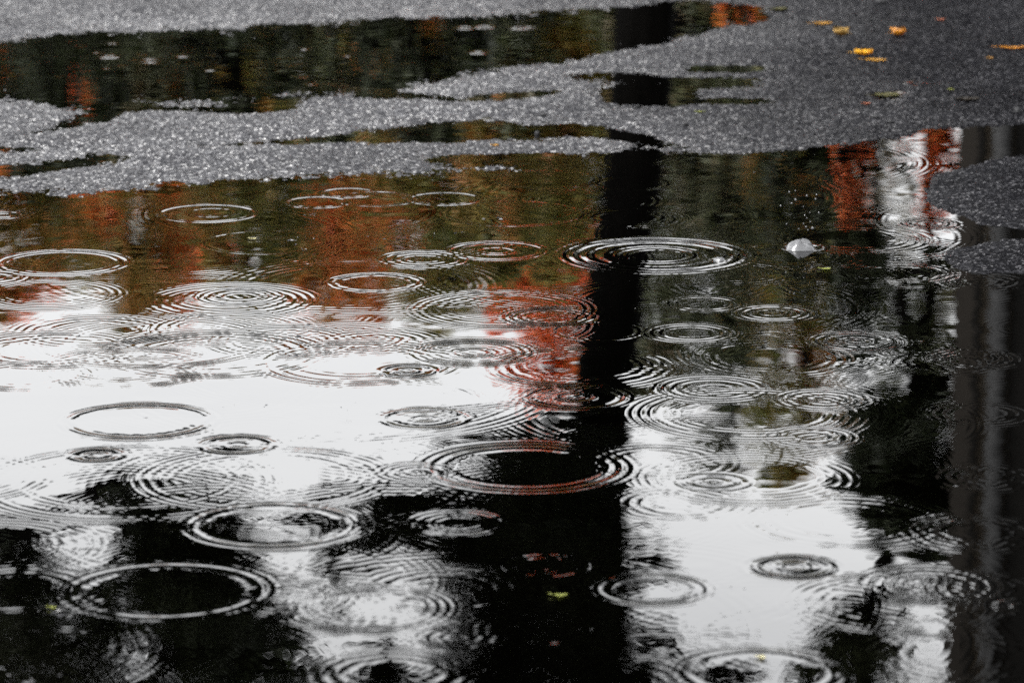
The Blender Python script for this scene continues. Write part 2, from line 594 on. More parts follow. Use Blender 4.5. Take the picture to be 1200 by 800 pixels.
RINGS = [
    (5, 252, 22, 'multi', 1), (243, 250, 55, 'thin', 1.1), (248, 249, 26, 'thin', .5), (408, 226, 30, 'thin', 1.2), (372, 237, 35, 'thin', 1.2),
    (440, 233, 46, 'thin', .8), (521, 233, 40, 'thin', 1.1), (600, 250, 80, 'thin', .6), (310, 284, 70, 'thin', .4), (72, 308, 75, 'thin', 1.2),
    (72, 308, 64, 'thin', .5), (-10, 325, 42, 'multi', .9), (283, 347, 50, 'multi', 1), (270, 352, 98, 'fine', .9), (497, 304, 53, 'multi', 1),
    (582, 294, 63, 'multi', .9), (440, 331, 58, 'multi', 1.1), (770, 299, 112, 'big', 1), (825, 356, 43, 'multi', 1), (907, 367, 40, 'multi', 1),
    (810, 390, 48, 'multi', 1.1), (645, 371, 52, 'multi', 1.1), (590, 362, 112, 'fine', 1.1), (478, 434, 38, 'young', .7), (555, 413, 72, 'multi', .8),
    (110, 388, 86, 'fine', 1.1), (270, 385, 102, 'fine', 1.2), (400, 395, 80, 'fine', 1), (150, 430, 112, 'fine', 1.7), (60, 410, 100, 'fine', 1.5), (250, 415, 130, 'fine', 1.6), (330, 400, 90, 'fine', 1.4), (180, 400, 150, 'fine', 1.3), (420, 425, 120, 'fine', 1.2), (30, 440, 80, 'fine', 1.2), (163, 493, 83, 'wide', .7),
    (278, 521, 52, 'young', .7), (113, 533, 35, 'young', .7), (497, 490, 62, 'young', .65), (675, 465, 62, 'multi', 1.1), (836, 455, 62, 'multi', 1.1),
    (1005, 400, 55, 'multi', .8), (1080, 410, 48, 'fine', .8), (880, 485, 140, 'fine', .9), (965, 468, 50, 'multi', 1), (950, 512, 50, 'multi', 1),
    (836, 564, 40, 'young', .7), (615, 547, 122, 'train', .9), (488, 553, 48, 'multi', .6), (320, 615, 95, 'wide', 1.1), (195, 692, 112, 'wide', .6),
    (535, 612, 63, 'multi', 1), (640, 663, 52, 'multi', .6), (930, 664, 55, 'young', .85), (765, 690, 72, 'multi', 1.1), (625, 737, 68, 'multi', .7),
    (540, 747, 46, 'multi', .5), (1090, 685, 80, 'multi', .8), (1050, 706, 130, 'fine', .7), (890, 787, 85, 'wide', .6), (430, 712, 100, 'fine', 1.3),
    (150, 565, 190, 'fine', .8), (310, 560, 160, 'fine', .9), (1090, 262, 32, 'multi', .5), (1150, 485, 62, 'fine', 1.7), (1150, 625, 80, 'fine', 1.7), (1165, 560, 60, 'fine', 1.5), (1140, 420, 50, 'fine', 1.5), (1160, 690, 70, 'fine', 1.6),
    (1198, 710, 32, 'young', .8), (742, 215, 42, 'thin', .8), (735, 256, 62, 'fine', .9), (-15, 640, 130, 'fine', .7), (700, 388, 50, 'thin', .5),
    (560, 380, 150, 'fine', .5), (1060, 320, 60, 'fine', .6), (1150, 330, 45, 'fine', .8), (1100, 425, 60, 'fine', .4), (795, 590, 60, 'fine', .9),
    (990, 610, 120, 'fine', .9), (880, 560, 130, 'fine', .7), (520, 690, 90, 'fine', .8), (60, 760, 90, 'fine', .7), (690, 235, 80, 'fine', .5),
    (1000, 280, 90, 'fine', .5), (860, 320, 70, 'fine', .6), (930, 300, 80, 'fine', .5), (940, 290, 26, 'young', .7), (843, 305, 14, 'multi', .8),
    (640, 210, 60, 'thin', .5), (170, 72, 17, 'multi', 1.6), (340, 72, 30, 'multi', 1.3), (60, 345, 90, 'fine', .7), (450, 470, 120, 'fine', .5),
    (-60, 560, 120, 'fine', .6), (20, 690, 90, 'fine', .6), (770, 540, 80, 'fine', .7), (1130, 770, 110, 'fine', .5), (330, 700, 70, 'fine', .5),
    (460, 790, 90, 'fine', .9), (740, 790, 80, 'fine', .8), (440, 400, 60, 'fine', .8), (680, 430, 110, 'fine', .9), (900, 420, 100, 'fine', .4)]
for a in RINGS:
    ring(*a)
# drops on the far puddle, small and fresh
for _ in range(40):
    px = random.uniform(-40, 700)
    py = random.uniform(max(30 - px * .02, 20) + 6, 108 - max(px - 420, 0) * .14)
    ring(px, py, random.choice((2, 2.5, 3, 4, 6)), 'young', random.uniform(.25, 1.1))
for px, py, w in ((545, 33, 11), (567, 32, 10), (612, 33, 14), (128, 67, 9), (560, 62, 8)):
    ring(px, py, w, 'young', 1.4)
# old rings, spent and crossing each other
for _ in range(170):
    y = math.exp(random.uniform(math.log(4.6), math.log(12)))
    x = random.uniform(-.17, .17) * y
    calm = (x / y < -.07 and 6 < y < 7.6)
    ripple(x, y, random.uniform(.08, .42), random.uniform(.003, .010) * (.35 if calm else 1) * (.45 if y < 6.3 else 1) * (.4 if x / y > .085 and y < 7.3 else 1), random.uniform(.013, .022),
           random.uniform(.03, .07), random.uniform(.03, .06), .2, .5, random.randrange(10 ** 6))
# rings of drops beyond the frame's sides
for _ in range(60):
    y = random.uniform(4, 12)
    x = random.choice((-1, 1)) * random.uniform(.17, .32) * y
    ripple(x, y, random.uniform(.04, .15), .07, .018, .03, .025, .2, .3, random.randrange(10 ** 6))
# the tremble that is left over
WZ += 0.000045 * (vnoise(WX, WY, 0.030, 51) - .5) + 0.00012 * (vnoise(WX, WY, 0.075, 52) - .5) + 0.00016 * (vnoise(WX, WY, 0.28, 53) - .5)
gz = relief(WX, WY)
wet = gz < 0.0085
keep = wet[:-1, :-1] | wet[1:, :-1] | wet[:-1, 1:] | wet[1:, 1:]
co = np.stack([WX, WY, WZ], -1).reshape(-1, 3)
co, q = compact(co, quad_grid(*WX.shape, keep))
water = link(bpy.data.objects.new('water', np_mesh('water', co, q, M['water'], True)))
tag(water, kind='structure')
print('water', len(co))
del co, q, WX, WY, WS, XX, YY, SS, Z, gz

# ------------------------------------------------------------------ trees


def tube_verts(pts, rads, seg=9, bump=0.12, seed=0):
    r_ = random.Random(seed)
    pts = [Vector(p) for p in pts]
    vs, fs = [], []
    for k, p in enumerate(pts):
        d = (pts[min(k + 1, len(pts) - 1)] - pts[max(k - 1, 0)]).normalized()
        a = d.cross(Vector((0.3, 1, 0.2))).normalized()
        c = d.cross(a)
        for s in range(seg):
            an = 2 * math.pi * s / seg
            rr = rads[k] * (1 + bump * (r_.random() - .5))
            vs.append(p + (a * math.cos(an) + c * math.sin(an)) * rr)
    for k in range(len(pts) - 1):
        for s in range(seg):
            s2 = (s + 1) % seg
            fs.append((k * seg + s, k * seg + s2, (k + 1) * seg + s2, (k + 1) * seg + s))
    return vs, fs


def leaf_cloud(clumps, size, cov, seed, up=0.35):
    """small pointed leaves spread through a list of ellipsoids (centre, radii), cov layers deep"""
    g = np.random.default_rng(seed)
    c = np.array([list(k[0]) for k in clumps])
    r = np.array([list(k[1]) for k in clumps])
    cv = np.array([k[2] if len(k) > 2 else cov for k in clumps])
    cnt = np.maximum((cv * math.pi * r[:, 0] * r[:, 2] / (0.14 * size * size)).astype(int), 6)
    idx = np.repeat(np.arange(len(clumps)), cnt)
    n = len(idx)
    d = g.normal(size=(n, 3))
    d /= np.linalg.norm(d, axis=1, keepdims=True)
    rad = g.random(n) ** 0.5
    # twigs: leaves gather along short shoots so that the outline is ragged
    lob = 0.95 + 0.24 * np.sin(5 * np.arctan2(d[:, 2], d[:, 0]) + idx * 1.7) * np.cos(4 * d[:, 1] + idx) + 0.13 * g.normal(size=n)
    p = c[idx] + d * (rad * lob)[:, None] * r[idx]
    a = g.normal(size=(n, 3))
    a[:, 2] *= 1 - up
    a /= np.linalg.norm(a, axis=1, keepdims=True)
    b_ = np.cross(a, g.normal(size=(n, 3)))
    b_ /= np.linalg.norm(b_, axis=1, keepdims=True)
    s = size * g.uniform(.6, 1.35, n)[:, None]
    v = np.stack([p - a * s * .5, p + b_ * s * .28, p + a * s * .5, p - b_ * s * .28], 1)
    return v.reshape(-1, 3), np.arange(n * 4).reshape(-1, 4)


def build_tree(name, label, base, height, rad, clumps, mat, size, cov, seed, lean=(0, 0), group=None, trunk_pts=None, foot=1.35, tip=.012):
    root = empty(name, base)
    tag(root, label, 'tree', group)
    B = Vector(base)
    r_ = random.Random(seed)
    if trunk_pts is None:
        K = 9
        trunk_pts = [Vector((lean[0] * (k / K) ** 1.2 + .05 * height / 8 * math.sin(k * 1.1 + seed), lean[1] * (k / K) ** 1.2, height * k / K)) for k in range(K + 1)]
        trunk_pts[0] = Vector((0, 0, 0))
        rads = [rad * (foot if k == 0 else 1) * (1 - 0.8 * k / K) for k in range(K + 1)]
    else:
        K = len(trunk_pts) - 1
        trunk_pts = [Vector(p) - B for p in trunk_pts]
        rads = [rad * (foot if k == 0 else 1) * (1 - 0.35 * max(0, k / K - .5)) for k in range(K + 1)]
    vs, fs = tube_verts(trunk_pts, rads, 14, 0.10, seed)
    local = [(Vector(k[0]) - B, *k[1:]) for k in clumps]
    # every clump hangs on the nearest wood that is already there; limbs thicken with what they carry
    nodes = [(p, -1) for i, p in enumerate(trunk_pts) if i >= K * .22]
    nt_ = len(nodes)
    axis = lambda c: min(math.hypot(c.x - p.x, c.y - p.y) for p in trunk_pts)
    for k in sorted(local, key=lambda k: axis(k[0])):
        c = k[0]
        best = min(range(len(nodes)), key=lambda i: (nodes[i][0] - c).length * (1 + 1.3 * max(0, (nodes[i][0].z - c.z)) / ((nodes[i][0] - c).length + .01)))
        nodes.append((c, best))
    load = [1] * len(nodes)
    for i in range(len(nodes) - 1, nt_ - 1, -1):
        load[nodes[i][1]] += load[i]
    for i in range(nt_, len(nodes)):
        c, par = nodes[i]
        st = nodes[par][0]
        L = (c - st).length
        r1 = min(tip * math.sqrt(load[i]) * 1.6, rad * .45)
        r0 = min(r1 * 1.5, rad * .6)
        mid = st.lerp(c, .5) + Vector((r_.uniform(-.1, .1), r_.uniform(-.1, .1), r_.uniform(.0, .16))) * L
        pts = [st * (1 - t) ** 2 + mid * 2 * t * (1 - t) + c * t * t for t in (0, .25, .5, .75, 1)]
        v2, f2 = tube_verts(pts, [r0 + (r1 - r0) * t for t in (0, .25, .5, .75, 1)], 6, .1, seed + 1)
        o = len(vs)
        vs += v2
        fs += [tuple(q_ + o for q_ in f_) for f_ in f2]
        rr = local_r = None
    for c, r, *_ in local:
        for _k in range(5):
            e = c + Vector((r_.uniform(-1, 1) * r[0], r_.uniform(-1, 1) * r[1], r_.uniform(-.8, 1) * r[2])) * .85
            m_ = c.lerp(e, .5) + Vector((0, 0, .06))
            v2, f2 = tube_verts([c, m_, e], [tip, tip * .7, tip * .3], 5, .1, seed + 2)
            o = len(vs)
            vs += v2
            fs += [tuple(q_ + o for q_ in f_) for f_ in f2]
    me = bpy.data.meshes.new('trunk')
    me.from_pydata([tuple(v) for v in vs], [], fs)
    me.materials.append(M['bark'])
    for p in me.polygons:
        p.use_smooth = True
    link(bpy.data.objects.new('trunk', me), root)
    v, f = leaf_cloud(local, size, cov, seed)
    link(bpy.data.objects.new('crown', np_mesh('crown', v, f, mat, False)), root)
    return root


def far_tree(label, px, hw, top, bottom, D, mat, seed=1, name='maple_tree', shape='round', cov=1.7, size=.15, nk=42, group=None):
    """a whole tree: top and bottom say how high its crown reaches as mirrored, D how far it stands"""
    P = seen_in_water(px, top, D)
    Q = seen_in_water(px, bottom, D)
    rx = hw * D * T / 600
    z1, z0 = P.z, max(Q.z, .6)
    h = z1 - z0
    r_ = random.Random(seed)
    clumps = []
    for k in range(nk):
        f = (k + r_.random()) / nk
        if shape == 'cone':
            wid = rx * (1.02 - f) * r_.uniform(.75, 1.15)
        else:
            wid = rx * math.sqrt(max(1 - ((f - .4) / .66) ** 2, .05)) * r_.uniform(.85, 1.1)
        rr = r_.uniform(.24, .42) * min(rx, h * .6) * (.6 + .5 * (1 - f))
        an = k * 2.4 + r_.uniform(-.5, .5)
        d = max(wid - rr, 0) * r_.random() ** .4
        clumps.append(((P.x + d * math.cos(an), D + d * math.sin(an), z0 + h * (.03 + .93 * f)), (rr * 1.2, rr * 1.2, rr * .72)))
    return build_tree(name, label, (P.x, D, -.02), z0 + h * .93, .05 + .012 * z1, clumps, mat, size, cov, seed, (r_.uniform(-.3, .3), 0), group, tip=.016)


G1 = 'autumn trees mirrored behind the puddle'
far_tree('dark red maple mirrored at the left edge of the puddle', 10, 125, 378, 60, 58, M['leaf_rust'], 3, group=G1)
far_tree('rust brown broad tree mirrored left of the olive one', 165, 135, 396, 40, 62, M['leaf_rust'], 4, 'broadleaf_tree', group=G1)
far_tree('olive green broadleaf tree mirrored between rust and scarlet trees', 300, 105, 372, 40, 60, M['leaf_olive'], 5, 'broadleaf_tree', group=G1)
far_tree('scarlet orange maple mirrored left of the white sky gap', 405, 95, 398, 160, 66, M['leaf_orange'], 6, group=G1)
far_tree('tall olive and ochre tree mirrored behind the middle rings', 520, 130, 392, 40, 63, M['leaf_olive'], 7, 'broadleaf_tree', group=G1)
far_tree('bright red maple mirrored right beside the black trunk', 638, 88, 482, 230, 56, M['leaf_red'], 8, group=G1)
far_tree('yellow green tree mirrored low beside the black trunk', 655, 92, 345, 20, 52, M['leaf_yellow'], 9, 'broadleaf_tree', group=G1)
far_tree('loose dark green tree mirrored just right of the black trunk', 835, 100, 585, 20, 50, M['leaf_green'], 10, 'broadleaf_tree', cov=1.7, nk=44, group=G1)
far_tree('thin brown green tree mirrored right of centre under the pale sky', 920, 105, 590, 60, 54, M['leaf_olive'], 11, 'broadleaf_tree', cov=1.5, nk=42, group=G1)
far_tree('near black evergreen mirrored below the water bubble', 932, 68, 350, -20, 44, M['leaf_dark'], 12, 'evergreen_tree', cov=2.6, group=G1)
far_tree('narrow black evergreen mirrored left of the grey patches', 1003, 54, 440, 250, 46, M['leaf_dark'], 13, 'evergreen_tree', cov=2.2, group=G1)
far_tree('small flame red maple mirrored left of the pale gap', 998, 40, 265, 40, 38, M['leaf_red'], 14, group=G1, size=.11)
far_tree('small red maple mirrored beside the grey building', 1096, 44, 270, 40, 38, M['leaf_red'], 15, group=G1, size=.11)
far_tree('sparse grey green tree mirrored between red maple and building', 1075, 80, 510, 300, 60, M['leaf_green'], 16, 'broadleaf_tree', cov=1.2, nk=32, group=G1)
far_tree('rust tree mirrored far beyond the left edge', -170, 120, 340, 60, 62, M['leaf_rust'], 17, 'broadleaf_tree', group=G1)
far_tree('squat dark tree mirrored low between trunk and evergreen', 815, 95, 270, -60, 47, M['leaf_green'], 18, 'broadleaf_tree', cov=1.3, group=G1)
far_tree('low ochre tree mirrored in front of the bright red maple', 590, 80, 345, 40, 51, M['leaf_olive'], 19, 'broadleaf_tree', group=G1)
far_tree('pale thin tree mirrored in the gap between the two small red maples', 1045, 52, 330, 40, 58, M['leaf_pale'], 20, 'broadleaf_tree', cov=1.15, nk=34, group=G1)
far_tree('low orange maple mirrored at the right tip of the upper puddle', 868, 48, 70, -150, 40, M['leaf_orange'], 21, group=G1, size=.11)
# a further row that closes the gaps
G3 = 'hazy olive trees in the last row'
for k, (px, hw, top, mt, lab) in enumerate((
        (-90, 150, 330, 'leaf_olive', 'olive tree of the last row mirrored at the left edge'),
        (90, 140, 340, 'leaf_olive', 'olive tree of the last row mirrored between the dark red and rust trees'),
        (235, 140, 350, 'leaf_rust', 'rust tree of the last row mirrored between rust and olive trees'),
        (365, 140, 345, 'leaf_olive', 'olive tree of the last row mirrored between olive and scarlet trees'),
        (470, 130, 350, 'leaf_orange', 'orange tree of the last row mirrored behind the scarlet maple'),
        (590, 130, 360, 'leaf_olive', 'olive tree of the last row mirrored left of the bright red maple'),
        (760, 120, 480, 'leaf_green', 'green tree of the last row mirrored behind the black trunk'),
        (690, 130, 345, 'leaf_yellow', 'yellow green tree of the last row mirrored just left of the black trunk'),
        (850, 150, 470, 'leaf_green', 'green tree of the last row mirrored right of the black trunk'),
        (955, 85, 510, 'leaf_olive', 'tall olive tree of the last row mirrored left of the building'))):
    far_tree(lab, px, hw, top, -60, 74 + (k % 3) * 2, M[mt], 60 + k, 'broadleaf_tree', group=G3, size=.18)
# the darker understorey in front of them
G2 = 'dark evergreens in front of the autumn trees'
for k, (px, hw, top, D, lab) in enumerate((
        (-70, 125, 205, 48, 'dark evergreen mirrored at the far left of the upper puddle'),
        (45, 125, 225, 46, 'dark evergreen mirrored second from left in the upper puddle'),
        (98, 110, 215, 44, 'dark evergreen mirrored nearest, between two others at the left of the upper puddle'),
        (160, 125, 200, 49, 'dark evergreen mirrored under the left pair of drops in the upper puddle'),
        (270, 125, 190, 46, 'black green evergreen mirrored in the middle of the upper puddle'),
        (385, 120, 215, 48, 'dark evergreen mirrored left of the upper puddle centre'),
        (500, 120, 195, 47, 'dark evergreen mirrored under the pair of bright drops'),
        (600, 100, 165, 49, 'low green evergreen mirrored at the narrowing right end of the upper puddle'))):
    far_tree(lab, px, hw, top, -300, D, M['leaf_dark'] if k not in (0, 3, 5, 7) else M['leaf_green'], 30 + k, 'evergreen_tree', group=G2, cov=2.1)

# the big tree whose trunk crosses the puddle
DN = 31.0


def px_clumps(rows, D, depth=.5, jitter=0):
    out = []
    wpx = D * T / 600
    for px, py, rx, ry in rows:
        c = seen_in_water(px, py, D + random.uniform(-jitter, jitter))
        out.append((tuple(c), (rx * wpx * 1.06, max(rx * wpx * .8, depth), ry * wpx * 1.1)))
    return out


near_rows = [(615, 640, 108, 50), (640, 745, 105, 60), (500, 620, 70, 34), (650, 530, 70, 26), (620, 512, 75, 16), (645, 555, 95, 34), (560, 590, 90, 36), (480, 600, 60, 26), (660, 610, 90, 50), (560, 650, 75, 40), (610, 700, 110, 46),
             (690, 690, 60, 60), (640, 770, 120, 50), (560, 800, 70, 40), (430, 640, 45, 28), (450, 785, 30, 20),
             (700, 780, 70, 50), (390, 585, 30, 14), (440, 575, 40, 14), (760, 665, 45, 12), (775, 745, 20, 14), (735, 800, 50, 40), (840, 790, 60, 16),
             (560, 860, 160, 60), (700, 880, 160, 60), (820, 850, 60, 40), (430, 840, 70, 50), (540, 505, 40, 8), (690, 500, 50, 10)]
cl = px_clumps(near_rows, DN, .5, 1.5)
tz = seen_in_water(700, 700, DN).z
for k in range(95):   # the rest of the crown, overhead and out of frame
    a, rr = random.uniform(0, 6.28), 4.6 * math.sqrt(random.random())
    z = random.uniform(9.2, 15)
    rr *= math.sqrt(max(1 - ((z - 10) / 6) ** 2, .1))
    s = random.uniform(.7, 1.2)
    cl.append(((.6 + rr * math.cos(a), DN + rr * math.sin(a), z), (s * 1.1, s * 1.1, s * .8), 2.0))
tp = []
for py, px in ((-560, 768), (-300, 764), (-100, 760), (0, 757), (100, 752), (190, 744), (300, 728), (400, 713), (500, 707), (600, 703), (700, 700), (820, 705), (1000, 712)):
    p = seen_in_water(px, py, DN)
    tp.append(p)
base = (tp[0].x, DN, -.02)
tp[0].z = -.02
build_tree('shade_tree', 'big leafy tree whose thick black trunk is mirrored down the puddle', base, tp[-1].z, .245, cl, M['leaf_dark'], .10, 3.6, 51, trunk_pts=tp)

left_rows = [(240, 700, 80, 60), (210, 640, 70, 34), (160, 588, 66, 22), (215, 625, 80, 32), (255, 660, 60, 30), (200, 690, 90, 40), (230, 750, 90, 60), (280, 780, 90, 40), (310, 710, 50, 26),
             (30, 665, 50, 26), (25, 720, 60, 50), (50, 780, 90, 50), (-40, 680, 50, 60), (110, 690, 50, 20), (120, 740, 60, 30), (330, 745, 40, 18),
             (350, 800, 60, 20), (262, 615, 34, 14), (240, 575, 60, 7), (375, 610, 48, 17), (385, 660, 22, 14), (395, 712, 20, 10),
             (150, 850, 180, 50), (330, 870, 90, 40), (-80, 780, 80, 70), (140, 565, 30, 6), (0, 630, 40, 8)]
cl = px_clumps(left_rows, 28, .5, 1.2)
for k in range(70):
    a, rr = random.uniform(0, 6.28), 4.0 * math.sqrt(random.random())
    z = random.uniform(8.8, 13.5)
    rr *= math.sqrt(max(1 - ((z - 9.5) / 5.5) ** 2, .1))
    s = random.uniform(.7, 1.1)
    cl.append(((-3.2 + rr * math.cos(a), 28 + rr * math.sin(a), z), (s * 1.1, s * 1.1, s * .8), 2.0))
build_tree('shade_tree', 'dark leafy tree mirrored in the lower left corner with sky gaps', (-4.9, 28, -.02), 11, .22, cl, M['leaf_dark'], .10, 3.6, 52, lean=(1.6, 0))

right_rows = [(1018, 530, 34, 46), (1022, 480, 34, 22), (1030, 590, 40, 24), (1005, 748, 56, 34), (955, 790, 36, 16), (1066, 480, 64, 30), (1066, 530, 76, 40), (1082, 578, 78, 46), (1030, 500, 34, 22), (1020, 565, 46, 10), (1000, 572, 30, 8), (1075, 615, 66, 30), (1100, 640, 40, 14),
              (1045, 605, 36, 10), (1000, 712, 36, 8), (1005, 770, 52, 40), (1040, 740, 26, 22), (960, 775, 30, 20), (1090, 455, 30, 14), (1050, 318, 34, 14),
              (1100, 300, 20, 18), (1075, 390, 26, 8), (985, 850, 90, 40), (1110, 690, 20, 8)]
cl = px_clumps(right_rows, 27, .4, .6)
for k in range(44):  # upper crown out of view, enlarged to keep sky off the right asphalt
    a, rr = random.uniform(0, 6.28), 3.2 * math.sqrt(random.random())
    z = random.uniform(8.6, 14)
    cl.append(((3.2 + rr * math.cos(a), 28.5 + .6 * rr * math.sin(a), z), (.8, .8, .6), 2.0))
build_tree('evergreen_tree', 'black evergreen boughs mirrored left of the grey building', (4.2, 30.6, -.02), 13, .2, cl, M['leaf_dark'], .09, 3.6, 53)

# ------------------------------------------------------------------ the grey building on the right


def box(bm, x0, x1, y0, y1, z0, z1, bev=0):
    vs = [bm.verts.new(p) for p in ((x0, y0, z0), (x1, y0, z0), (x1, y1, z0), (x0, y1, z0), (x0, y0, z1), (x1, y0, z1), (x1, y1, z1), (x0, y1, z1))]
    for f in ((0, 3, 2, 1), (4, 5, 6, 7), (0, 1, 5, 4), (1, 2, 6, 5), (2, 3, 7, 6), (3, 0, 4, 7)):
        bm.faces.new([vs[i] for i in f])


bx0 = seen_in_water(1122, 400, 24).x
wpx = 24 * T / 600
bl = empty('building', (bx0, 24, 0))
bl.rotation_euler = (0, 0, -R(10))
tag(bl, 'tall grey board sided building mirrored down the right edge of the puddle', 'building')
BO = Vector(bl.location)


def bpart(name, boxes, mat):
    bm = bmesh.new()
    for bb in boxes:
        box(bm, *bb)
    bmesh.ops.translate(bm, verts=bm.verts, vec=-BO)
    return bm_obj(name, bm, mat, bl, False)


H = 15.5  # raised beyond the view to block sky and darken the asphalt at right
walls = [(bx0, bx0 + 8, 24, 32, 0, H)]
x = bx0 + .14
while x < bx0 + 8:
    walls.append((x, x + .045, 23.978, 23.999, .3, H - .2))
    x += .31
bpart('wall', walls, M['siding'])
bpart('corner_board', [(bx0 - .02, bx0 + .1, 23.95, 23.977, 0, H - .21)], M['trim'])
bpart('batten', [(bx0 + .101, bx0 + .138, 23.94, 23.977, .2, H - .25)], M['panel'])
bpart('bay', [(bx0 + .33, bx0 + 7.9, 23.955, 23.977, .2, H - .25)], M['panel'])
bpart('eaves', [(bx0 - .35, bx0 + 8.35, 23.55, 32.4, H + .002, H + .18)], M['trim'])
bm = bmesh.new()
for xx in (bx0 - .4, bx0 + 8.4):
    for yy, zz in ((23.5, H + .19), (28, H + 2.6), (32.5, H + .19)):
        bm.verts.new((xx, yy, zz))
bm.verts.ensure_lookup_table()
for f in ((0, 1, 4, 3), (1, 2, 5, 4), (0, 2, 1), (3, 4, 5), (0, 3, 5, 2)):
    bm.faces.new([bm.verts[i] for i in f])
bmesh.ops.translate(bm, verts=bm.verts, vec=-BO)
bm_obj('roof', bm, M['roofing'], bl, False)
for px in (1170,):
    xc = bx0 + (px - 1122) * wpx
    vs, fs = tube_verts([(xc, 23.91, .1), (xc, 23.91, 3), (xc, 23.91, 6), (xc, 23.91, H)], [.06] * 4, 12, 0)
    me = bpy.data.meshes.new('downpipe')
    me.from_pydata([tuple(Vector(v) - BO) for v in vs], [], fs)
    me.materials.append(M['pipe'])
    link(bpy.data.objects.new('downpipe', me), bl)
for xw in (bx0 + 1.1, bx0 + 3.0, bx0 + 5.2):
    for zw in (1.0, 4.2, 7.4, 10.6):
        fr = bpart('window', [(xw, xw + .07, 23.93, 23.976, zw, zw + 1.6), (xw + .93, xw + 1, 23.93, 23.976, zw, zw + 1.6),
                              (xw + .072, xw + .928, 23.93, 23.976, zw, zw + .08), (xw + .072, xw + .928, 23.93, 23.976, zw + 1.52, zw + 1.6)], M['trim'])
        bm = bmesh.new()
        box(bm, xw + .073, xw + .927, 23.95, 23.97, zw + .082, zw + 1.518)
        bmesh.ops.translate(bm, verts=bm.verts, vec=-BO)
        bm_obj('pane', bm, M['glass'], fr, False)

# verge under the trees
bm = bmesh.new()
for xx, yy in ((-120, 33.5), (120, 33.5), (120, 140), (-120, 140)):
    bm.verts.new((xx, yy, .03))
bm.faces.new(bm.verts)
tag(bm_obj('grass_verge', bm, M['grass'], smooth=False), kind='structure')

# ------------------------------------------------------------------ fallen leaves


def fallen_leaf(label, px, py, length, width, mat, rot=0.0, curl=.25, floating=False, seed=0, name='fallen_leaf', cat='leaf', lift=.0):
    r_ = random.Random(seed + 99)
    x, y = on_ground(px, py)
    z = .0012 if floating else max(ground_z(x, y), 0) + .0015 + lift
    bm = bmesh.new()
    NU, NV = 12, 6
    grid = []
    for i in range(NU + 1):
        u = i / NU
        w = width * .5 * (math.sin(math.pi * min(u ** .8, 1)) ** .75) * (1 + .22 * math.sin(u * 17 + seed)) + .0006
        row = []
        for j in range(NV + 1):
            v = j / NV * 2 - 1
            zz = curl * width * (v * v) * .6 + curl * length * .28 * (2 * u - 1) ** 2 + r_.uniform(-1, 1) * .0008
            row.append(bm.verts.new(((u - .5) * length, v * w, zz)))
        grid.append(row)
    for i in range(NU):
        for j in range(NV):
            bm.faces.new((grid[i][j], grid[i + 1][j], grid[i + 1][j + 1], grid[i][j + 1]))
    # stalk
    s0 = Vector((-length * .5, 0, curl * length * .28))
    vs, fs = tube_verts([s0, s0 + Vector((-length * .18, .002, .002)), s0 + Vector((-length * .38, .006, .001))], [.0011, .0009, .0008], 6, 0)
    vv = [bm.verts.new(v) for v in vs]
    for f in fs:
        bm.faces.new([vv[i] for i in f])
    res = bmesh.ops.solidify(bm, geom=bm.faces[:], thickness=.0006)
    o = bm_obj(name, bm, mat)
    o.location = (x, y, z)
    o.rotation_euler = (0, 0, rot)
    tag(o, label, cat, 'leaves fallen on asphalt and water')
    return o


fallen_leaf('flat ochre leaf lying farthest away on the dark asphalt', 964, 31, .055, .045, M['leaf_ochre'], .2, .15, seed=1)
fallen_leaf('curled brown leaf with a shadowed front edge on asphalt', 985, 44, .05, .05, M['leaf_brown'], 2.4, .6, seed=2)
fallen_leaf('plump amber orange leaf alone on the asphalt', 1053, 45, .042, .05, M['leaf_amber'], .6, .6, seed=3)
fallen_leaf('bright golden yellow leaf, front and brightest on asphalt', 1012, 67, .05, .055, M['leaf_gold'], .1, .35, seed=4)
fallen_leaf('dull ochre leaf just in front of the golden one', 1026, 74, .06, .05, M['leaf_ochre'], -.2, .08, seed=5)
fallen_leaf('long thin orange leaf at the right edge of the asphalt', 1187, 60, .075, .03, M['leaf_amber'], .05, .2, seed=6)
fallen_leaf('tiny ochre leaf scrap below the long orange leaf', 1161, 72, .016, .016, M['leaf_ochre'], .5, .4, seed=7)
fallen_leaf('black soaked leaf lying flat near the right edge', 1134, 120, .062, .05, M['leaf_black'], .1, .15, seed=8)
fallen_leaf('mossy dark olive leaf pressed flat on the asphalt', 1040, 112, .075, .07, M['leaf_moss'], .4, .05, seed=9)
fallen_leaf('small lime green scrap on asphalt above the puddle edge', 822, 135, .02, .02, M['leaf_lime'], .3, .2, seed=10)
fallen_leaf('small russet leaf scrap farthest right and back on asphalt', 1103, 27, .022, .02, M['leaf_russet'], .3, .4, seed=11)
fallen_leaf('small green leaf at the tip of the upper puddle', 913, 14, .055, .05, M['leaf_moss'], .3, .2, seed=12)
fallen_leaf('lime leaf scrap floating right of the white bubble', 968, 316, .019, .018, M['leaf_lime'], .2, .15, True, 13)
fallen_leaf('yellow green leaf floating in the dark lower middle water', 657, 698, .021, .014, M['leaf_lime'], .15, .12, True, 14)
fallen_leaf('tiny pale petal floating on the brown water', 297, 281, .012, .014, M['petal'], .3, .3, True, 15)
fallen_leaf('tiny green speck of leaf floating in the lower left', 62, 713, .010, .012, M['leaf_lime'], .3, .2, True, 16)
fallen_leaf('small yellow leaf scrap floating at the bottom right', 893, 771, .010, .014, M['petal'], .3, .2, True, 17)
fallen_leaf('small yellow leaf scrap on the pale asphalt bank', 581, 174, .014, .012, M['leaf_gold'], .3, .2, seed=18)
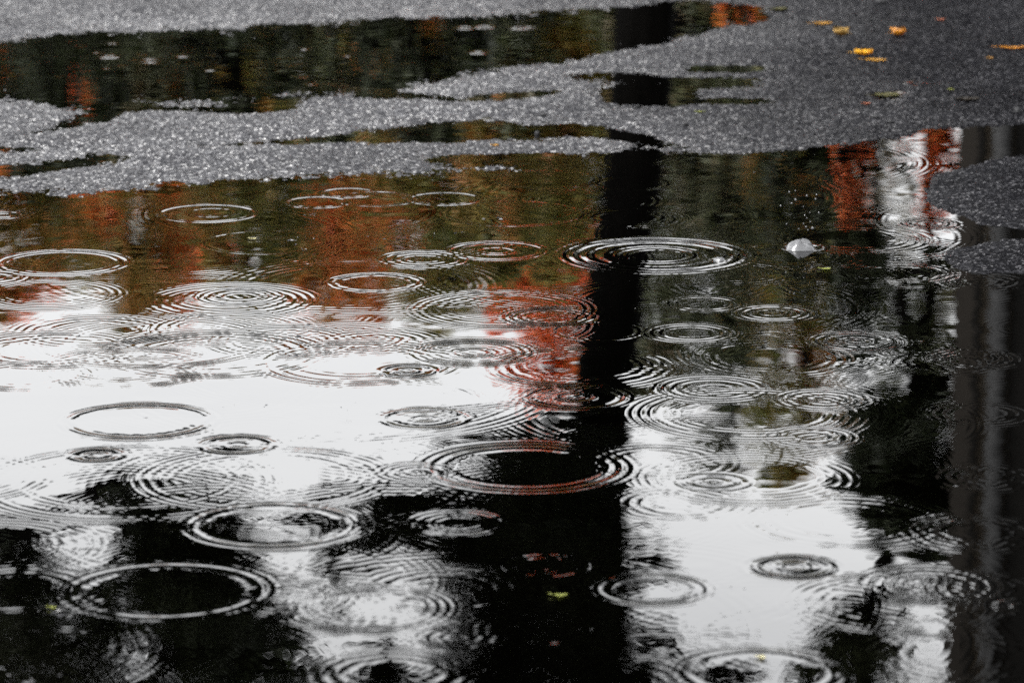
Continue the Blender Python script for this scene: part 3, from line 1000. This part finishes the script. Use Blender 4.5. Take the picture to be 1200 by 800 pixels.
fallen_leaf('russet crumb of leaf in the middle of the dark asphalt', 1016, 125, .018, .016, M['leaf_russet'], .3, .3, seed=19)
fallen_leaf('pale green crumb beside the black soaked leaf', 1114, 108, .014, .016, M['leaf_lime'], 1.3, .3, seed=20)


# ------------------------------------------------------------------ pebbles
def pebble(label, px, py, r, seed):
    x, y = on_ground(px, py)
    bm = bmesh.new()
    bmesh.ops.create_icosphere(bm, subdivisions=3, radius=r)
    r_ = random.Random(seed)
    ph = [r_.uniform(0, 6) for _ in range(4)]
    for v in bm.verts:
        n = v.co.normalized()
        k = 1 + .16 * math.sin(3 * n.x + ph[0]) + .12 * math.sin(4 * n.y + ph[1]) + .1 * math.sin(5 * n.z + ph[2])
        v.co = Vector((n.x * r * k * 1.1, n.y * r * k, n.z * r * k * .8))
    o = bm_obj('pebble', bm, M['pebble'])
    o.location = (x, y, max(ground_z(x, y), 0) + r * .45)
    tag(o, label, 'pebble', 'dark pebbles on the asphalt')


for k, (px, py, r, lab) in enumerate((
        (636, 137, .007, 'black pebble on the pale bank above the red gleam'), (629, 158, .0065, 'black pebble lying in the shallow pool beside the red gleam'),
        (706, 139, .007, 'small dark pebble left of the faint brown streaks'), (872, 165, .008, 'dark pebble on the asphalt just above the puddle edge'),
        (897, 157, .006, 'tiny dark pebble right of another above the puddle edge'), (804, 150, .007, 'small black pebble near the trunk mirrored in the puddle'),
        (1032, 6, .014, 'black pebble at the very top of the dark asphalt'), (1192, 134, .010, 'dark pebble at the right edge above the raised asphalt'),
        (1026, 141, .009, 'dark pebble below the mossy olive leaf'), (1044, 146, .006, 'tiny grey pebble closest to the puddle under the olive leaf'))):
    pebble(lab, px, py, r, k)

# ------------------------------------------------------------------ bubble and splash


def bubble(label, px, py, r, lobes, seed, hgt=.5):
    x, y = on_ground(px, py)
    bm = bmesh.new()
    r_ = random.Random(seed)
    NA, NE = 40, 14
    ph = [r_.uniform(0, 6) for _ in range(4)]
    rows = []
    for e in range(NE):
        f = e / (NE - 1)
        row = []
        for a in range(NA):
            th = 2 * math.pi * a / NA
            el = f * math.pi / 2 * .985
            rr = r * (math.cos(el) ** .62) * (1 + .10 * (1 - f) ** 10)
            zz = r * hgt * 1.25 * math.sin(el) * (1 + lobes * .22 * f * (math.sin(3 * th + ph[0]) + .6 * math.sin(5 * th + ph[1])))
            rr *= 1 + .06 * math.sin(4 * th + ph[2])
            row.append(bm.verts.new((rr * math.cos(th), rr * math.sin(th), zz - .001)))
        rows.append(row)
    for e in range(NE - 1):
        for a in range(NA):
            bm.faces.new((rows[e][a], rows[e][(a + 1) % NA], rows[e + 1][(a + 1) % NA], rows[e + 1][a]))
    bm.faces.new(rows[-1])
    o = bm_obj('water_bubble', bm, M['clear'])
    o.location = (x, y, 0)
    tag(o, label, 'bubble')


bubble('large whitish splash bubble standing on the water', 938, 291, .029, 1.6, 1, .40)
bubble('small grey bubble at the right end of the biggest rings', 843, 305, .011, .3, 2)

x0, y0 = on_ground(938, 290)
mpp = m_per_px(290)
first = None
for k, (px, py) in enumerate(((927, 239), (940, 241), (945, 231), (956, 229), (932, 236), (955, 234), (924, 226), (943, 254), (946, 258), (950, 262), (915, 244),
                              (936, 269), (941, 262), (952, 268), (959, 250), (930, 222), (948, 249), (921, 262), (947, 271), (944, 266))):
    rad = random.choice((.0014, .0018, .0022, .0026))
    if first is None:
        bm = bmesh.new()
        bmesh.ops.create_icosphere(bm, subdivisions=2, radius=1)
        for v in bm.verts:
            if v.co.z > 0:
                v.co.z *= 1.25
        o = first = bm_obj('water_droplet', bm, M['clear'])
    else:
        o = first.copy()
        COL.objects.link(o)
    o.scale = (rad, rad, rad)
    o.location = (x0 + (px - 938) * mpp, y0 + random.uniform(-.03, .03), (290 - py) * mpp / cp)
    tag(o, 'tiny white water droplet flung up above the splash bubble', 'droplet', 'droplets flung up by the splash')

# ------------------------------------------------------------------ sky and light
SUN_EL, SUN_AZ = R(55), R(-125)
w = bpy.data.worlds.new('World')
scene.world = w
w.use_nodes = True
nt = w.node_tree
bg = nt.nodes['Background']
sky = nt.nodes.new('ShaderNodeTexSky')
sky.sky_type = 'NISHITA'
sky.sun_disc = False
sky.sun_elevation = SUN_EL
sky.sun_rotation = SUN_AZ
sky.dust_density = 6
sky.air_density = 1.5
hs = nt.nodes.new('ShaderNodeHueSaturation')
hs.inputs['Saturation'].default_value = 0.04
nt.links.new(sky.outputs[0], hs.inputs['Color'])
tc = nt.nodes.new('ShaderNodeTexCoord')
mp = nt.nodes.new('ShaderNodeMapping')
mp.inputs['Scale'].default_value = (1, 1, 2.5)
nt.links.new(tc.outputs['Generated'], mp.inputs[0])
cn = noise(nt, 2.6, 5, mp.outputs[0])
cr = ramp(nt, [(0.35, (0.84, 0.845, 0.86)), (0.65, (1.05, 1.05, 1.05))])
nt.links.new(cn.outputs['Fac'], cr.inputs[0])
mx = nt.nodes.new('ShaderNodeMix')
mx.data_type = 'RGBA'
mx.blend_type = 'MULTIPLY'
mx.inputs['Factor'].default_value = 1
nt.links.new(hs.outputs[0], mx.inputs['A'])
nt.links.new(cr.outputs[0], mx.inputs['B'])
nt.links.new(mx.outputs['Result'], bg.inputs['Color'])
bg.inputs['Strength'].default_value = 0.12

sd = bpy.data.lights.new('sun', 'SUN')
sd.energy = 0.6
sd.angle = R(25)
sd.color = (1, .97, .93)
so = bpy.data.objects.new('sun', sd)
COL.objects.link(so)
d = Vector((math.sin(SUN_AZ) * math.cos(SUN_EL), math.cos(SUN_AZ) * math.cos(SUN_EL), math.sin(SUN_EL)))
so.rotation_euler = d.to_track_quat('Z', 'Y').to_euler()
so.location = (0, 0, 30)

scene.view_settings.view_transform = 'Standard'
scene.view_settings.look = 'None'
scene.view_settings.gamma = 1
scene.view_settings.exposure = 3.05
scene.render.engine = 'CYCLES'
scene.cycles.max_bounces = 6
scene.cycles.diffuse_bounces = 2
scene.cycles.glossy_bounces = 4
scene.cycles.transmission_bounces = 4
scene.cycles.caustics_reflective = False
scene.cycles.caustics_refractive = False
scene.cycles.use_denoising = False
